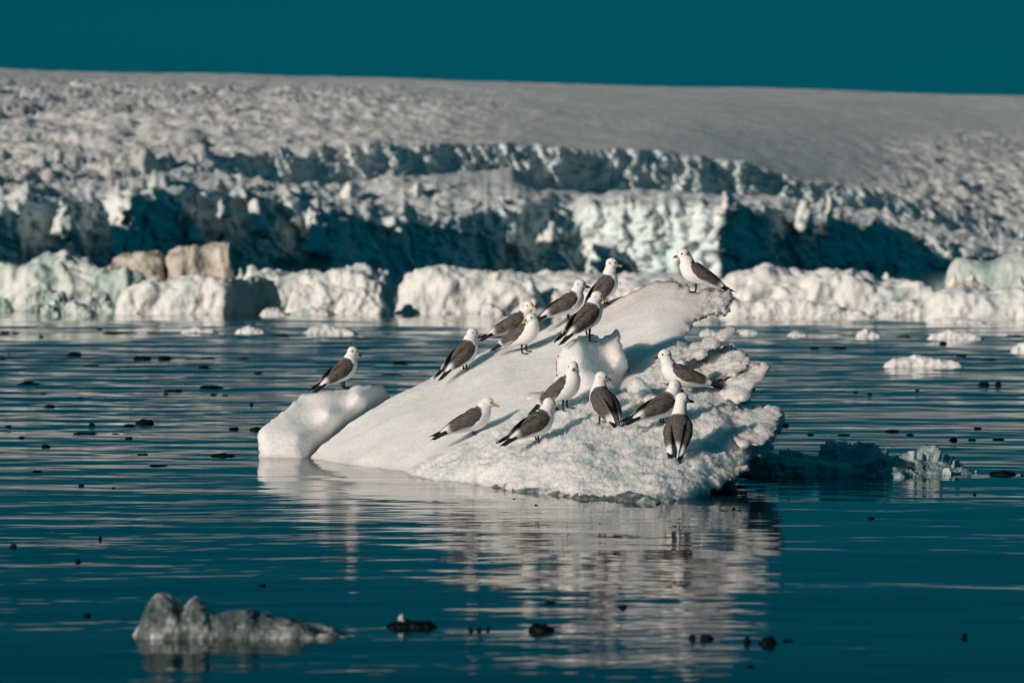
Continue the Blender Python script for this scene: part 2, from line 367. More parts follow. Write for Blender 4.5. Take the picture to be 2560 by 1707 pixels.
G = 'drift ice lying before the glacier'
lump('ice_floe', [(-160, 700), (0, 668), (50, 662), (95, 642), (150, 632), (200, 652), (270, 690), (345, 705), (380, 760)], 776, 1.8, 'pack_green', 'hummocky green-tinged ice floe with a white crest, beside the tan block', 'ice floe', G, 1, 0.14)
lump('ice_chunk', [(50, 765), (70, 722), (110, 712), (150, 730), (185, 770)], 779, 0.5, 'pack_green', 'rounded green-white chunk in front of the hummocky green-tinged floe', 'ice chunk', G, 2)
lump('ice_chunk', [(190, 775), (205, 742), (235, 728), (262, 740), (288, 778)], 781, 0.4, 'pack_green', 'small knob of ice between the green-tinged floe and the blocky white one', 'ice chunk', G, 3)
lump('ice_block', [(262, 700), (270, 652), (300, 636), (390, 625), (408, 640), (412, 700)], 742, 1.6, 'tan', 'tan silt-stained ice block split from its longer neighbour by a crack', 'ice block', G, 4, 0.11, fs=0.9, nu=80)
lump('ice_block', [(408, 700), (418, 632), (470, 622), (520, 616), (575, 608), (590, 640), (585, 680)], 742, 1.6, 'tan', 'long tan silt-stained ice block with an upturned squared end', 'ice block', G, 5, 0.11, fs=0.9, nu=80)
lump('ice_block', [(282, 770), (300, 735), (340, 708), (390, 694), (460, 688), (540, 690), (566, 692), (580, 780)], 786, 1.1, 'pack', 'blocky white floe with a sheer dark right side at the water edge', 'ice floe', G, 6, 0.10, facet=0.9, steep=0.4)
lump('ice_block', [(562, 770), (570, 692), (620, 686), (670, 704), (690, 785)], 785, 0.9, 'pack_green', 'shaded slanting flank of ice joining the blocky white floe to the snow-topped one', 'ice block', G, 18, 0.12, steep=0.4, skew=1.7)  # greener, darker ice colour paints in the teal shade of this flank
lump('ice_floe', [(600, 770), (612, 690), (650, 668), (720, 672), (800, 680), (900, 672), (960, 690), (985, 770)], 776, 2.2, 'pack', 'long snow-topped floe ending in a dark notch', 'ice floe', G, 7, 0.12, steep=0.45)
lump('ice_block', [(705, 785), (730, 725), (800, 712), (880, 720), (950, 735), (968, 785)], 787, 0.6, 'pack', 'low lit block along the front of the long snow-topped floe', 'ice floe', G, 8, 0.1)
lump('ice_floe', [(985, 785), (1000, 700), (1060, 676), (1150, 674), (1240, 680), (1330, 700), (1370, 785)], 785, 1.8, 'pack', 'rounded flat-topped floe right of the dark notch', 'ice floe', G, 9, 0.11, steep=0.42)
lump('ice_floe', [(1190, 700), (1250, 682), (1330, 688), (1420, 680), (1520, 690), (1620, 686), (1740, 690), (1860, 705)], 730, 5, 'pack', 'distant strip of brash ice behind the gulls', 'ice floe', G, 10, 0.12)
lump('ice_floe', [(1330, 780), (1360, 725), (1450, 705), (1560, 712), (1680, 705), (1780, 720), (1840, 780)], 784, 2, 'pack', 'lumpy floe behind the top of the gulls\' iceberg', 'ice floe', G, 11, 0.12)
lump('ice_floe', [(1790, 780), (1815, 698), (1860, 676), (1905, 672), (1960, 690), (2000, 684), (2060, 682), (2170, 694), (2260, 704), (2340, 720), (2380, 780)], 782, 2.2, 'pack', 'wide hummocky floe behind the iceberg\'s snowy crest, under the shaded cliff', 'ice floe', G, 12, 0.13)
lump('ice_floe', [(1800, 790), (1840, 757), (1950, 748), (2060, 756), (2140, 772), (2200, 795)], 797, 0.7, 'pack', 'low white ledge of ice along the front of the wide hummocky floe', 'ice floe', G, 13, 0.12)
lump('ice_floe', [(2120, 790), (2180, 762), (2290, 752), (2360, 764), (2400, 790)], 793, 0.7, 'pack', 'low shaded ice ledge joining the right-hand floes', 'ice floe', G, 14, 0.12)
lump('ice_floe', [(2320, 795), (2345, 740), (2420, 722), (2500, 730), (2600, 715), (2760, 720), (2850, 790)], 800, 1.8, 'pack', 'pale floe below the boulder-like greenish block', 'ice floe', G, 15, 0.12)
lump('ice_block', [(2365, 730), (2378, 655), (2400, 642), (2480, 648), (2560, 632), (2680, 640), (2760, 730)], 765, 2.0, 'pack_green', 'boulder-like greenish ice block with a brown underside', 'ice block', G, 16, 0.06, fs=0.8)
lump('ice_chunk', [(2370, 738), (2390, 705), (2430, 706), (2470, 722), (2490, 742)], 775, 0.6, 'tan', 'brown silt-stained lump under the boulder-like greenish block', 'ice chunk', G, 17, 0.1)
rngb = random.Random(11)
for k in range(30):
    cx = rngb.choice([rngb.uniform(-40, 330), rngb.uniform(560, 1250), rngb.uniform(600, 900), rngb.uniform(1820, 2380), rngb.uniform(2360, 2600)]); w = rngb.uniform(48, 95); by = rngb.choice([768, 772, 779, 788, 790]); top = rngb.uniform(668, 692) if by < 775 else by - rngb.uniform(14, 40)
    lump('brash_lump', [(cx - w / 2, by), (cx - w * .38, top + (by - top) * rngb.uniform(.15, .5)), (cx - w * .1, top), (cx + w * .2, top + (by - top) * rngb.uniform(.05, .3)), (cx + w / 2, by)], by, w / F * water_d(by) * 0.9, rngb.choice(['pack', 'pack', 'pack_green']), 'small jumbled lump of brash ice heaped among the pale floes before the glacier', 'ice lump', 'brash lumps among the pack ice', 100 + k, 0.13, nu=36, nv=24)
SF = 'flat floes drifting on the open water'
for k, (x0, x1, yt, yb, lab) in enumerate([(2320, 2470, 793, 808, 'thin pale floe at the foot of the right-hand pack ice'), (2142, 2205, 822, 843, 'small rounded pale floe, the lone one short of the slab floe'), (2318, 2464, 824, 849, 'pale slab floe with squared ends on open water'),
        (2208, 2415, 888, 920, 'long peaked white floe right of the iceberg'), (2532, 2640, 852, 882, 'white floe just entering beyond the slab floe'), (448, 545, 818, 834, 'flat white floe off the blocky white floe'), (585, 665, 816, 834, 'faint low floe in the dark brash line'),
        (755, 895, 810, 837, 'pale peaked floe in front of the dark notch'), (1750, 1800, 822, 838, 'small pale floe behind the iceberg\'s glassy spur'), (1850, 1900, 823, 837, 'small pale floe just clear of the glassy spur'), (1970, 2018, 828, 841, 'tiny pale floe between the glassy spur and rounded floe')]):
    m = (x0 + x1) / 2; h = yb - yt
    lump('drift_floe', [(x0, yb - 1), (x0 + (x1 - x0) * .12, yt + h * .45), (x0 + (x1 - x0) * .4, yt), (x0 + (x1 - x0) * .6, yt + h * .25), (x0 + (x1 - x0) * .85, yt + h * .5), (x1, yb - 1)], yb, 0.35, 'pack', lab, 'ice floe', SF, 30 + k, 0.12, nu=60, nv=24)

# seracs and fallen blocks on the glacier front
SG = 'seracs standing out of the glacier front'; SER = []
for k, (x0, x1, yt, yb, d, mat, lab) in enumerate([
        (345, 392, 530, 650, 236, 'pack', 'tall pale cone of ice against the dark glacier cliff'), (265, 335, 512, 640, 238, 'pack', 'broad lit serac beside the tall pale cone'), (128, 190, 512, 585, 234, 'pack', 'lit serac shoulder on the left end of the cliff'),
        (470, 505, 520, 600, 246, 'pack', 'slim lit serac right of the tall pale cone'), (745, 835, 532, 632, 250, 'pack', 'round crumbled lit tower in mid cliff'), (540, 570, 498, 540, 249, 'pack', 'small lit tooth at the lip of the dark recess'),
        (620, 668, 498, 580, 250, 'pack', 'hanging lit pillar over the dark recess'), (840, 905, 458, 530, 266, 'pack', 'hooked white serac on the shelf above the mid cliff'), (1020, 1060, 455, 510, 272, 'pack', 'pointed white serac on the upper shelf'),
        (1790, 1845, 480, 535, 268, 'pack', 'rounded white knob on the shoulder of the lit face'), (2060, 2086, 472, 570, 283, 'pack', 'tall thin lit pinnacle near the right-hand cliff edge'), (1980, 2040, 500, 570, 281, 'pack', 'broad lit serac left of the thin pinnacle'),
        (1345, 1420, 555, 605, 275, 'pack', 'white lump capping the dark concave wall'), (128, 158, 378, 408, 272, 'pack', 'small lit block at the left end of the upper dark scarp')]):
    SER.append((k, x0, x1, yt, yb, mat, lab))

# ------------------------------------------------------------------ the iceberg
BV, BF = [], []          # collected surfaces the gulls stand on
def relief(name, poly, ctrl, thick, mat, parent, base, step=2.5, edge=45, bulge=0.10, icef=None, noise=None, seed=0, col=True, d_extra=None):
    pa = np.array(poly); x0, y0 = pa.min(0) - step; x1, y1 = pa.max(0) + step
    xs = np.arange(x0, x1 + step, step); ys = np.arange(y0, y1 + step, step)
    X, Y = np.meshgrid(xs, ys); x, y = X.ravel(), Y.ravel()
    bd, bx, by = nearest(poly, x, y); ins = inside(poly, x, y)
    use = ins | (bd < step * 0.72)
    snap = use & (bd < step * 0.72)
    x = np.where(snap, bx, x); y = np.where(snap, by, y); bd = np.where(snap, 0, bd)
    U = use.reshape(X.shape); nc = len(xs)
    cell = U[:-1, :-1] & U[1:, :-1] & U[:-1, 1:] & U[1:, 1:]
    r, c = np.nonzero(cell); f = np.stack([r * nc + c, r * nc + c + 1, (r + 1) * nc + c + 1, (r + 1) * nc + c], -1)
    used = np.unique(f); remap = -np.ones(len(x), int); remap[used] = np.arange(len(used)); f = remap[f]
    x, y, bd = x[used], y[used], bd[used]; n = len(x)
    d = rbf(ctrl, x, y)
    if d_extra is not None: d = d + d_extra(x, y)
    e = np.clip(bd / edge, 0, 1); rnd = np.sqrt(np.clip(1 - (1 - e) ** 2, 0, 1))
    dfr = d + bulge * (1 - rnd)
    t = (thick(x, y) if callable(thick) else thick) * rnd
    front = P(x, y, dfr); back = P(x, y, dfr + t)
    on = bd <= 0
    # boundary edges: rim vertices are shared by front and back
    bidx = np.where(on, np.arange(n), -1); extra = np.nonzero(~on)[0]; bmap = bidx.copy(); bmap[extra] = n + np.arange(len(extra))
    v = np.concatenate([front, back[extra]]); ff = np.concatenate([f, bmap[f][:, ::-1]])
    # open rim (cells whose border vertex was not snapped) is closed here
    ed = {}
    for q in f:
        for k in range(4):
            a, b = int(q[k]), int(q[(k + 1) % 4])
            if (b, a) in ed: del ed[(b, a)]
            else: ed[(a, b)] = 1
    side = [(b, a, int(bmap[a]), int(bmap[b])) for (a, b) in ed if not (on[a] and on[b])]
    if side: ff = np.concatenate([ff, np.array(side)])
    ic = np.concatenate([icef(x, y), icef(x[extra], y[extra])]) if icef else np.zeros(len(v))
    nrm = vnormals(v, ff); 
    # make the normals point outward (front faces the camera)
    if nrm[:n][~on][:, 1].mean() > 0: ff = ff[:, ::-1]; nrm = -nrm
    if noise: v = noise(v, nrm, ic, np.concatenate([bd, bd[extra]]))
    base = np.array(base)
    me = mesh_of(name, v - base, ff); attr(me, 'ice', np.clip(ic, 0, 1))
    o = obj(name, me, M[mat], parent)
    if not parent: o.location = base
    if col:
        off = sum(len(b) for b in BV); BV.append(v); BF.append(ff + off)
    return o

def serac_noise(v, n, ic, bd):
    f1, f2, rv = worley(v * 0.7); 
    return v + n * (0.55 * fbm(v * 0.35, 3) + 0.45 * (0.5 - f1) + 0.25 * fbm(v * 1.6, 3))[:, None]
for k, x0, x1, yt, yb, mat, lab in SER:
    rng = random.Random(k + 5); w = x1 - x0; h = yb - yt; cx = (x0 + x1) / 2; dd = 226 + 0.046 * cx + (-4.5 if yt > 470 else 22)
    if 1400 < cx < 2100: dd -= 14 * sstep(1400, 1800, cx) * sstep(2300, 1830, cx)
    L = [(x0 + w * rng.uniform(0, .28) * (1 - t) + w * .28 * (1 - t), yt + h * t) for t in np.linspace(0.04, 1, 6)]
    Rr = [(x1 - w * rng.uniform(0, .3) * (1 - t) - w * .2 * (1 - t), yt + h * t) for t in np.linspace(0.1, 1, 6)][::-1]
    o = relief('serac', crumple([(cx - w * .1, yt)] + [(cx + w * .12, yt + h * .03)] + Rr[::-1] + [(cx + w * .2, yb + h * .12)] + L[::-1], k, 5, 12), [(x0, yt, dd + 1.2), (x1, yt, dd + 2.2), (x0, yb, dd), (x1, yb, dd + 1.0), (cx, yt, dd + .7), (cx - w * .15, yb, dd - 1.4)], 5.0, mat, None, P(cx, yb, dd), 3.0, 18, 1.2, None, serac_noise, col=False)
    tag(o, lab, 'serac', SG)
SNOWB = [(1040, 1160), (1070, 1142), (1130, 1122), (1225, 1078), (1290, 1035), (1330, 1000), (1395, 985), (1470, 990), (1560, 985), (1590, 930), (1640, 880), (1700, 835), (1720, 790), (1760, 735), (1840, 700)]
_sb = np.array(SNOWB, float)
def side_of_snow(x, y):         # signed distance in photo pixels: > 0 in the broken, glassy ice
    bd = np.full(np.shape(x), 1e9); sg = np.ones(np.shape(x))
    for k in range(len(_sb) - 1):
        a, b = _sb[k], _sb[k + 1]; e = b - a
        t = np.clip(((x - a[0]) * e[0] + (y - a[1]) * e[1]) / (e @ e), 0, 1)
        dx, dy = x - a[0] - t * e[0], y - a[1] - t * e[1]; dd = np.hypot(dx, dy)
        s = np.sign(e[0] * dy - e[1] * dx); m = dd < bd
        bd = np.where(m, dd, bd); sg = np.where(m, s, sg)
    return bd * sg
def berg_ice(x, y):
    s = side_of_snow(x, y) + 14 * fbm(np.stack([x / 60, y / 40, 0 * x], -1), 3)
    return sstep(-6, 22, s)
def berg_noise(v, n, ic, bd):
    big = fbm(v * 1.3 + 3, 3); mid = fbm(v * 4.0, 4, 0.55); fine = fbm(v * 22, 3, 0.6)
    f1, f2, rv = worley(v * (5.5, 4.2, 6.5) + 2); g1, g2, gv = worley(v * (14, 11, 16) + 7); h1, h2, hv = worley(v * (34, 26, 38))
    snow = 0.035 * big + 0.010 * mid + 0.0028 * fine + 0.0025 * (0.5 - h1)
    k1, _, kv = worley(v * (75, 60, 80))
    jag = 0.05 * big + 0.028 * mid + 0.020 * (rv - 0.5) * sstep(0, .12, f2 - f1) + 0.020 * (gv - 0.5) * sstep(0, .15, g2 - g1) + 0.009 * (0.55 - g1) + 0.016 * (hv - 0.5) + 0.007 * fine + 0.010 * (kv - 0.5)
    return v + n * (snow * (1 - ic) + jag * ic)[:, None]

body = [(768, 1150), (800, 1115), (870, 1062), (965, 1000), (1030, 968), (1090, 938), (1200, 888), (1300, 846), (1400, 797), (1510, 758), (1560, 742), (1600, 722), (1640, 703), (1690, 698), (1722, 716), (1745, 723), (1790, 719), (1825, 722), (1838, 738), (1820, 760), (1828, 775), (1790, 790), (1745, 808), (1722, 830), (1710, 860), (1716, 876), (1750, 880), (1790, 868), (1832, 866), (1850, 874), (1868, 890), (1872, 915), (1885, 935), (1880, 965), (1868, 990), (1850, 1005), (1862, 1028), (1900, 1022), (1940, 1018), (1952, 1040), (1946, 1070), (1932, 1095), (1928, 1130), (1905, 1152), (1890, 1142), (1870, 1165), (1835, 1195), (1815, 1208), (1780, 1215), (1740, 1240), (1700, 1255), (1668, 1268), (1640, 1294), (1560, 1292), (1450, 1280), (1300, 1257), (1200, 1242), (1090, 1225), (1040, 1206), (960, 1205), (860, 1192), (780, 1175)]
ctrl = [(768, 1145, 22.7), (860, 1160, 22.0), (960, 1175, 21.4), (1090, 1195, 20.65), (1280, 1225, 19.6), (1450, 1248, 18.85), (1640, 1264, 18.4), (1760, 1235, 18.9), (1930, 1130, 19.9), (1950, 1020, 20.5), (1880, 950, 20.9), (1835, 860, 21.6), (1830, 730, 22.3), (1690, 700, 22.6), (1510, 760, 22.9), (1300, 845, 23.1), (1090, 940, 23.1), (965, 1000, 22.95), (870, 1062, 22.85),
        (1300, 1000, 21.5), (1500, 1000, 20.8), (1700, 1000, 20.5), (1600, 1100, 19.8), (1450, 1130, 19.8), (1200, 1080, 21.05), (1250, 930, 22.3), (1640, 800, 22.0), (1700, 900, 21.3), (1800, 1080, 19.8), (1100, 1080, 21.5), (1000, 1080, 22.0),
        (860, 1192, 22.0), (960, 1205, 21.4), (1090, 1225, 20.65), (1280, 1255, 19.6), (1450, 1280, 18.85), (1640, 1294, 18.4)]
wl_x = [(1150, 1.0)]
berg_base = (0.1, 21.0, 0.0)
berg = empty('iceberg', berg_base)
tag(berg, 'white slanting iceberg with a snowy ramp and ragged glassy right edge carrying gulls', 'iceberg')
def ledge(x, y):            # the broken ice lies on the ramp as a ledge
    s = side_of_snow(x, y) + 10 * fbm(np.stack([x / 40, y / 30, 0 * x + 5], -1), 3)
    return -0.16 * sstep(-2, 8, s) * sstep(1560, 1440, x) * sstep(1260, 1180, y)
jagl = lambda x, y: 1.0 if x > 1690 or (y > 1180 and x > 1050) else 0.12
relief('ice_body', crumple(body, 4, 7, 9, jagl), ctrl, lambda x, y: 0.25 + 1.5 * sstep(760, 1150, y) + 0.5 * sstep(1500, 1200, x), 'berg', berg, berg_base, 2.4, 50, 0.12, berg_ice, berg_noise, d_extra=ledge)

rim_top = [(1048, 1176), (1075, 1168), (1110, 1180), (1160, 1192), (1230, 1200), (1300, 1214), (1380, 1222), (1450, 1234), (1520, 1240), (1575, 1232), (1610, 1238), (1650, 1256)]
rim = rim_top + [(1640, 1285), (1500, 1275), (1300, 1245), (1100, 1214), (1050, 1200)]
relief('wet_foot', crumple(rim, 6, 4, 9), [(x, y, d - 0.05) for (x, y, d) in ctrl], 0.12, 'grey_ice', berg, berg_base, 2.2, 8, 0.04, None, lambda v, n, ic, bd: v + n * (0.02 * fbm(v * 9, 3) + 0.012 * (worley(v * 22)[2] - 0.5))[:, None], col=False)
def glass_noise(v, n, ic, bd):
    big = fbm(v * 4 + 3, 3); f1, f2, rv = worley(v * 11 + 2); g1, g2, gv = worley(v * 26 + 7)
    return v + n * (0.03 * big + 0.018 * (rv - 0.5) + 0.02 * (0.5 - f1) + 0.009 * (gv - 0.5) + 0.005 * fbm(v * 50, 2))[:, None]
def smooth_ice_noise(v, n, ic, bd):
    big = fbm(v * 5 + 3, 3); mid = fbm(v * 13, 3); f1, f2, rv = worley(v * 9 + 2)
    return v + n * (0.022 * big + 0.010 * mid + 0.008 * (0.5 - f1) + 0.002 * fbm(v * 60, 2))[:, None]
one = lambda x, y: np.ones(np.shape(x)) * 0.8
# the upright fin of melted ice in the middle of the ramp
fin = [(1383, 968), (1392, 915), (1396, 882), (1412, 862), (1432, 850), (1455, 838), (1478, 834), (1492, 838), (1503, 844), (1514, 834), (1526, 836), (1538, 822), (1548, 830), (1552, 852), (1562, 885), (1572, 925), (1574, 955), (1566, 985), (1540, 1000), (1480, 1005), (1420, 1000), (1395, 990)]
relief('ice_fin', crumple(fin, 8, 3, 8), [(1385, 950, 21.25), (1412, 920, 20.98), (1440, 905, 20.88), (1458, 900, 20.88), (1476, 905, 21.0), (1505, 905, 21.13), (1530, 905, 21.12), (1548, 900, 21.04), (1572, 940, 21.3), (1450, 840, 21.05), (1500, 845, 21.2), (1545, 832, 21.2), (1470, 995, 20.8), (1540, 990, 20.85), (1410, 990, 20.98), (1530, 960, 20.95)], 0.45, 'berg', berg, berg_base, 2.0, 10, 0.05, lambda x, y: np.full(np.shape(x), 0.35), smooth_ice_noise)
# glassy spurs on the broken right side
for k, (pl, ct, th) in enumerate([
        ([(1672, 905), (1700, 880), (1745, 858), (1780, 842), (1812, 826), (1826, 815), (1840, 819), (1836, 836), (1812, 846), (1790, 862), (1755, 885), (1720, 905), (1690, 920)], [(1680, 905, 21.1), (1840, 820, 21.35), (1760, 880, 21.1)], 0.10),
        ([(1740, 920), (1760, 890), (1790, 866), (1830, 862), (1852, 872), (1866, 885), (1872, 905), (1850, 930), (1800, 950), (1750, 950)], [(1745, 940, 20.95), (1860, 880, 21.15), (1800, 930, 20.9)], 0.2),
        ([(1800, 965), (1840, 930), (1868, 915), (1895, 908), (1918, 900), (1926, 908), (1924, 926), (1910, 948), (1886, 962), (1876, 985), (1850, 1000), (1810, 1000)], [(1800, 985, 20.6), (1925, 905, 20.85), (1850, 985, 20.5)], 0.22),
        ([(1800, 1060), (1850, 1028), (1900, 1020), (1938, 1015), (1954, 1030), (1950, 1060), (1936, 1090), (1900, 1110), (1840, 1110)], [(1800, 1080, 19.85), (1954, 1030, 20.2), (1900, 1100, 19.75)], 0.3),
        ([(1640, 925), (1690, 905), (1720, 900), (1750, 915), (1760, 940), (1720, 965), (1660, 955)], [(1640, 940, 20.95), (1760, 930, 21.0), (1700, 960, 20.75)], 0.15)]):
    relief('ice_spur', crumple(pl, 20 + k, 5.5, 8), ct, th, 'berg', berg, berg_base, 2.0, 8, 0.025, one, glass_noise, col=False)
# loose pieces of ice lying on the ramp
for k, (cx, cy, w, h, d, lab) in enumerate([(1595, 965, 66, 60, 20.55, 'clear squarish ice lump lying beside the upright fin'), (1345, 990, 70, 30, 21.3, 'thin glassy plate of ice behind the gull facing the viewer'), (1530, 1000, 60, 34, 20.5, 'small broken ice lump behind the yellow-billed gull with its back turned'), (1625, 1000, 50, 30, 20.4, 'low broken ice lump behind the crouching gull')]):
    pl = [(cx + w / 2 * math.cos(a) * (0.85 + .25 * math.sin(3 * a + k)), cy + h / 2 * math.sin(a) * (0.9 + .2 * math.cos(2 * a + k))) for a in np.linspace(0, 6.283, 14)[:-1]]
    b = P(cx, cy + h / 2, d)
    o = relief('ice_chunk', crumple(pl, 40 + k, 3, 8), [(cx - w, cy, d + .05), (cx + w, cy, d), (cx, cy + h, d - .1), (cx, cy - h, d + .1)], 0.16, 'berg', None, b, 2.0, 12, 0.08, one, glass_noise, col=False)
    tag(o, lab, 'ice chunk', 'loose ice on the ramp')

blk = [(646, 1092), (652, 1078), (700, 1040), (760, 990), (815, 980), (870, 968), (935, 961), (958, 965), (972, 985), (980, 1002), (950, 1030), (900, 1075), (860, 1100), (800, 1150), (760, 1175), (700, 1175), (650, 1170)]
o = relief('ice_block', crumple(blk, 9, 2.5, 9), [(648, 1145, 22.75), (760, 1145, 22.7), (660, 1090, 22.8), (760, 1000, 23.4), (870, 970, 23.6), (932, 963, 23.5), (975, 985, 23.9), (820, 1035, 22.98), (745, 1095, 22.78), (895, 992, 23.12), (972, 1002, 23.8), (905, 1060, 23.5), (845, 1100, 23.3), (785, 1145, 23.0), (700, 1175, 22.72)], lambda x, y: 0.35 + 0.3 * sstep(1000, 1100, y), 'berg', None, P(800, 1145, 23.0) * (1, 1, 0), 2.4, 26, 0.10, None, berg_noise)
tag(o, 'rounded snowy ice block leaning against the foot of the iceberg ramp', 'ice block')

drk = [(1836, 1212), (1842, 1185), (1862, 1160), (1900, 1136), (1960, 1132), (2038, 1132), (2058, 1112), (2080, 1100), (2110, 1103), (2150, 1112), (2182, 1112), (2212, 1138), (2232, 1152), (2258, 1142), (2290, 1132), (2308, 1112), (2340, 1116), (2366, 1150), (2400, 1155), (2440, 1176), (2468, 1192), (2462, 1210)]
o = relief('ice_floe', crumple(drk, 12, 4, 9), [(1836, 1186, 21.0), (2000, 1190, 20.75), (2465, 1190, 20.85), (2000, 1135, 21.3), (2100, 1102, 21.6), (2340, 1116, 21.5), (2240, 1160, 21.0), (2200, 1190, 20.75), (2000, 1215, 20.75), (2400, 1215, 20.8)], 0.8, 'dark_ice', None, P(2150, 1190, 20.9) * (1, 1, 0), 2.4, 22, 0.12, None,
           lambda v, n, ic, bd: glass_noise(v, n, ic, bd) + n * (0.07 * (worley(v * 5)[2] - 0.5))[:, None], col=False)
tag(o, 'low dark glassy ice floe with two clear humps right of the iceberg', 'ice floe')

# ------------------------------------------------------------------ near floe and chips
lump('ice_floe', [(322, 1600), (340, 1560), (352, 1525), (372, 1500), (395, 1494), (425, 1505), (452, 1530), (478, 1502), (500, 1520), (530, 1542), (580, 1536), (612, 1534), (640, 1545), (690, 1556), (740, 1562), (780, 1575), (830, 1582), (868, 1600)], 1600, 0.28, 'grey_ice', 'out-of-focus grey ice floe with bright knobs, in the foreground water', 'ice floe', None, 51, 0.06, fs=1.6, nu=150, nv=50, facet=0.8)
lump('ice_chunk', [(968, 1566), (985, 1555), (1010, 1552), (1040, 1556), (1070, 1556), (1092, 1566)], 1568, 0.09, 'chip', 'black low sliver of ice carrying a clear knob, right of the grey floe', 'ice chunk', None, 52, 0.15, nu=60, nv=24)
lump('ice_chunk', [(990, 1562), (996, 1540), (1006, 1530), (1012, 1540), (1018, 1562)], 1566, 0.03, 'dark_ice', 'clear glassy knob perched on the black sliver of ice', 'ice chunk', None, 53, 0.12, nu=30, nv=24)
chips = [(71, 957, 62, 10), (184, 884, 42, 10), (355, 893, 50, 9), (413, 893, 42, 9), (517, 894, 45, 5), (472, 895, 18, 5), (509, 917, 28, 10), (645, 931, 22, 4), (530, 966, 66, 8), (433, 975, 50, 5), (414, 984, 15, 5), (534, 986, 20, 4), (562, 987, 16, 6), (109, 983, 17, 5), (200, 993, 20, 4), (123, 1013, 27, 5), (229, 1060, 17, 9), (324, 1063, 41, 6), (19, 1066, 22, 4), (212, 1082, 61, 5), (584, 1070, 28, 7), (640, 1070, 33, 9), (288, 1084, 22, 3), (321, 1095, 21, 7), (53, 1093, 22, 5), (114, 1113, 23, 3), (356, 1134, 27, 3), (395, 1163, 51, 4), (557, 1136, 63, 8), (90, 1178, 27, 4), (202, 1212, 15, 5), (283, 1219, 9, 3), (628, 1008, 10, 5), (27, 886, 27, 5), (7, 897, 16, 5), (227, 911, 43, 4), (103, 840, 12, 6), (65, 818, 9, 5), (249, 821, 14, 5), (300, 831, 90, 5), (400, 830, 70, 5), (500, 833, 80, 4), (690, 833, 60, 4), (10, 831, 30, 5), (40, 832, 20, 4), (610, 896, 30, 4), (700, 838, 50, 4), (930, 842, 60, 4), (1000, 905, 40, 5), (980, 935, 50, 4), (900, 845, 40, 4),
         (2460, 958, 29, 9), (2496, 958, 18, 10), (2294, 976, 13, 7), (1960, 1059, 26, 6), (2027, 1085, 18, 4), (2110, 1086, 33, 4), (2230, 1076, 38, 6), (2445, 1070, 22, 5), (2276, 1086, 22, 4), (2384, 1097, 22, 7), (2431, 1098, 20, 4), (2497, 1097, 31, 4), (2508, 1180, 68, 12), (2557, 1187, 10, 5), (1835, 1271, 9, 4), (2438, 1234, 9, 4), (2179, 1294, 18, 4), (2404, 887, 26, 7), (2175, 983, 12, 5), (2139, 980, 15, 4), (2036, 868, 26, 6), (2098, 868, 40, 7), (2358, 856, 22, 8), (2475, 897, 36, 4), (2120, 836, 50, 4), (2260, 840, 40, 4), (2540, 838, 50, 5),
         (1177, 1571, 13, 12), (1198, 1571, 12, 10), (1220, 1569, 10, 8), (1354, 1568, 69, 17), (654, 1461, 20, 9), (724, 1549, 41, 10), (1375, 1505, 30, 6), (1731, 1592, 20, 13), (1768, 1592, 38, 13), (1869, 1599, 22, 13), (1920, 1600, 48, 18), (1971, 1600, 26, 8), (2413, 1588, 15, 12), (1557, 1514, 22, 6), (1877, 1665, 18, 8), (31, 1364, 20, 9), (249, 1344, 10, 6), (194, 1400, 15, 5), (216, 1535, 20, 8), (1285, 1247, 9, 3), (1340, 1262, 10, 3), (361, 1053, 48, 14)]
def chip_mesh(seed):
    nv, nu = 9, 16; r = random.Random(seed)
    a = np.linspace(0, math.pi, nv)[:, None]; b = np.linspace(0, 2 * math.pi, nu + 1)[None, :-1]
    v = np.stack([np.cos(a) * np.ones_like(b), np.sin(a) * np.cos(b), np.sin(a) * np.sin(b)], -1).reshape(-1, 3)
    v[:, 0] *= 0.5; v[:, 1] *= 0.5; v[:, 2] *= 0.6
    nn = fbm(v * 3.1 + seed * 7, 3); f1, _, rv = worley(v * (5, 2.5, 1.5) + seed * 3)
    s = 1 + 0.5 * nn + 0.6 * (rv - 0.5); v[:, 2] = v[:, 2] * np.clip(s, 0.2, 2) ; v[:, 1] *= np.clip(s, .5, 1.4)
    return mesh_of('ice_chip', v, grid_faces(nv, nu, True))
cm = [chip_mesh(k) for k in range(7)]
for m in cm: m.materials.append(M['chip'])
for k, (x, y, w, h) in enumerate(chips):
    d = water_d(y + h / 2); q = P(x, y, d)
    o = bpy.data.objects.new('ice_chip', cm[k % 7]); COL.objects.link(o)
    o.location = (q[0], d + 0.02, 0); s = d / F
    o.scale = (w * s, max(w * s * 0.8, 0.03), max(h * s * 1.4, 0.008)); o.rotation_euler = (0, 0, 0 if k % 2 else math.pi)
    ar = w / h
    tag(o, 'long thin black sliver of ice lying flat on open water' if ar > 7 else 'stubby black lump of ice afloat on open water' if ar < 2.6 else 'small dark chip of ice afloat on open water', 'ice chip', 'dark chips of ice scattered on the water')

# ------------------------------------------------------------------ gulls
bvh = BVHTree.FromPolygons([tuple(v) for v in np.concatenate(BV)], [tuple(int(i) for i in q) for q in np.concatenate(BF)])
def hit(px, py):
    o = Vector((0, 0, CH)); t = Vector(P(px, py, 1.0)); dr = (t - o).normalized()
    r = bvh.ray_cast(o, dr)
    if r[0] is None:
        for k in range(1, 40):
            r = bvh.ray_cast(o, (Vector(P(px, py + k, 1.0)) - o).normalized())
            if r[0] is not None: break
    return r[0]
def ground(x, y, z):
    r = bvh.ray_cast(Vector((x, y, z)), Vector((0, 0, -1))); return r[0].z if r[0] is not None else None

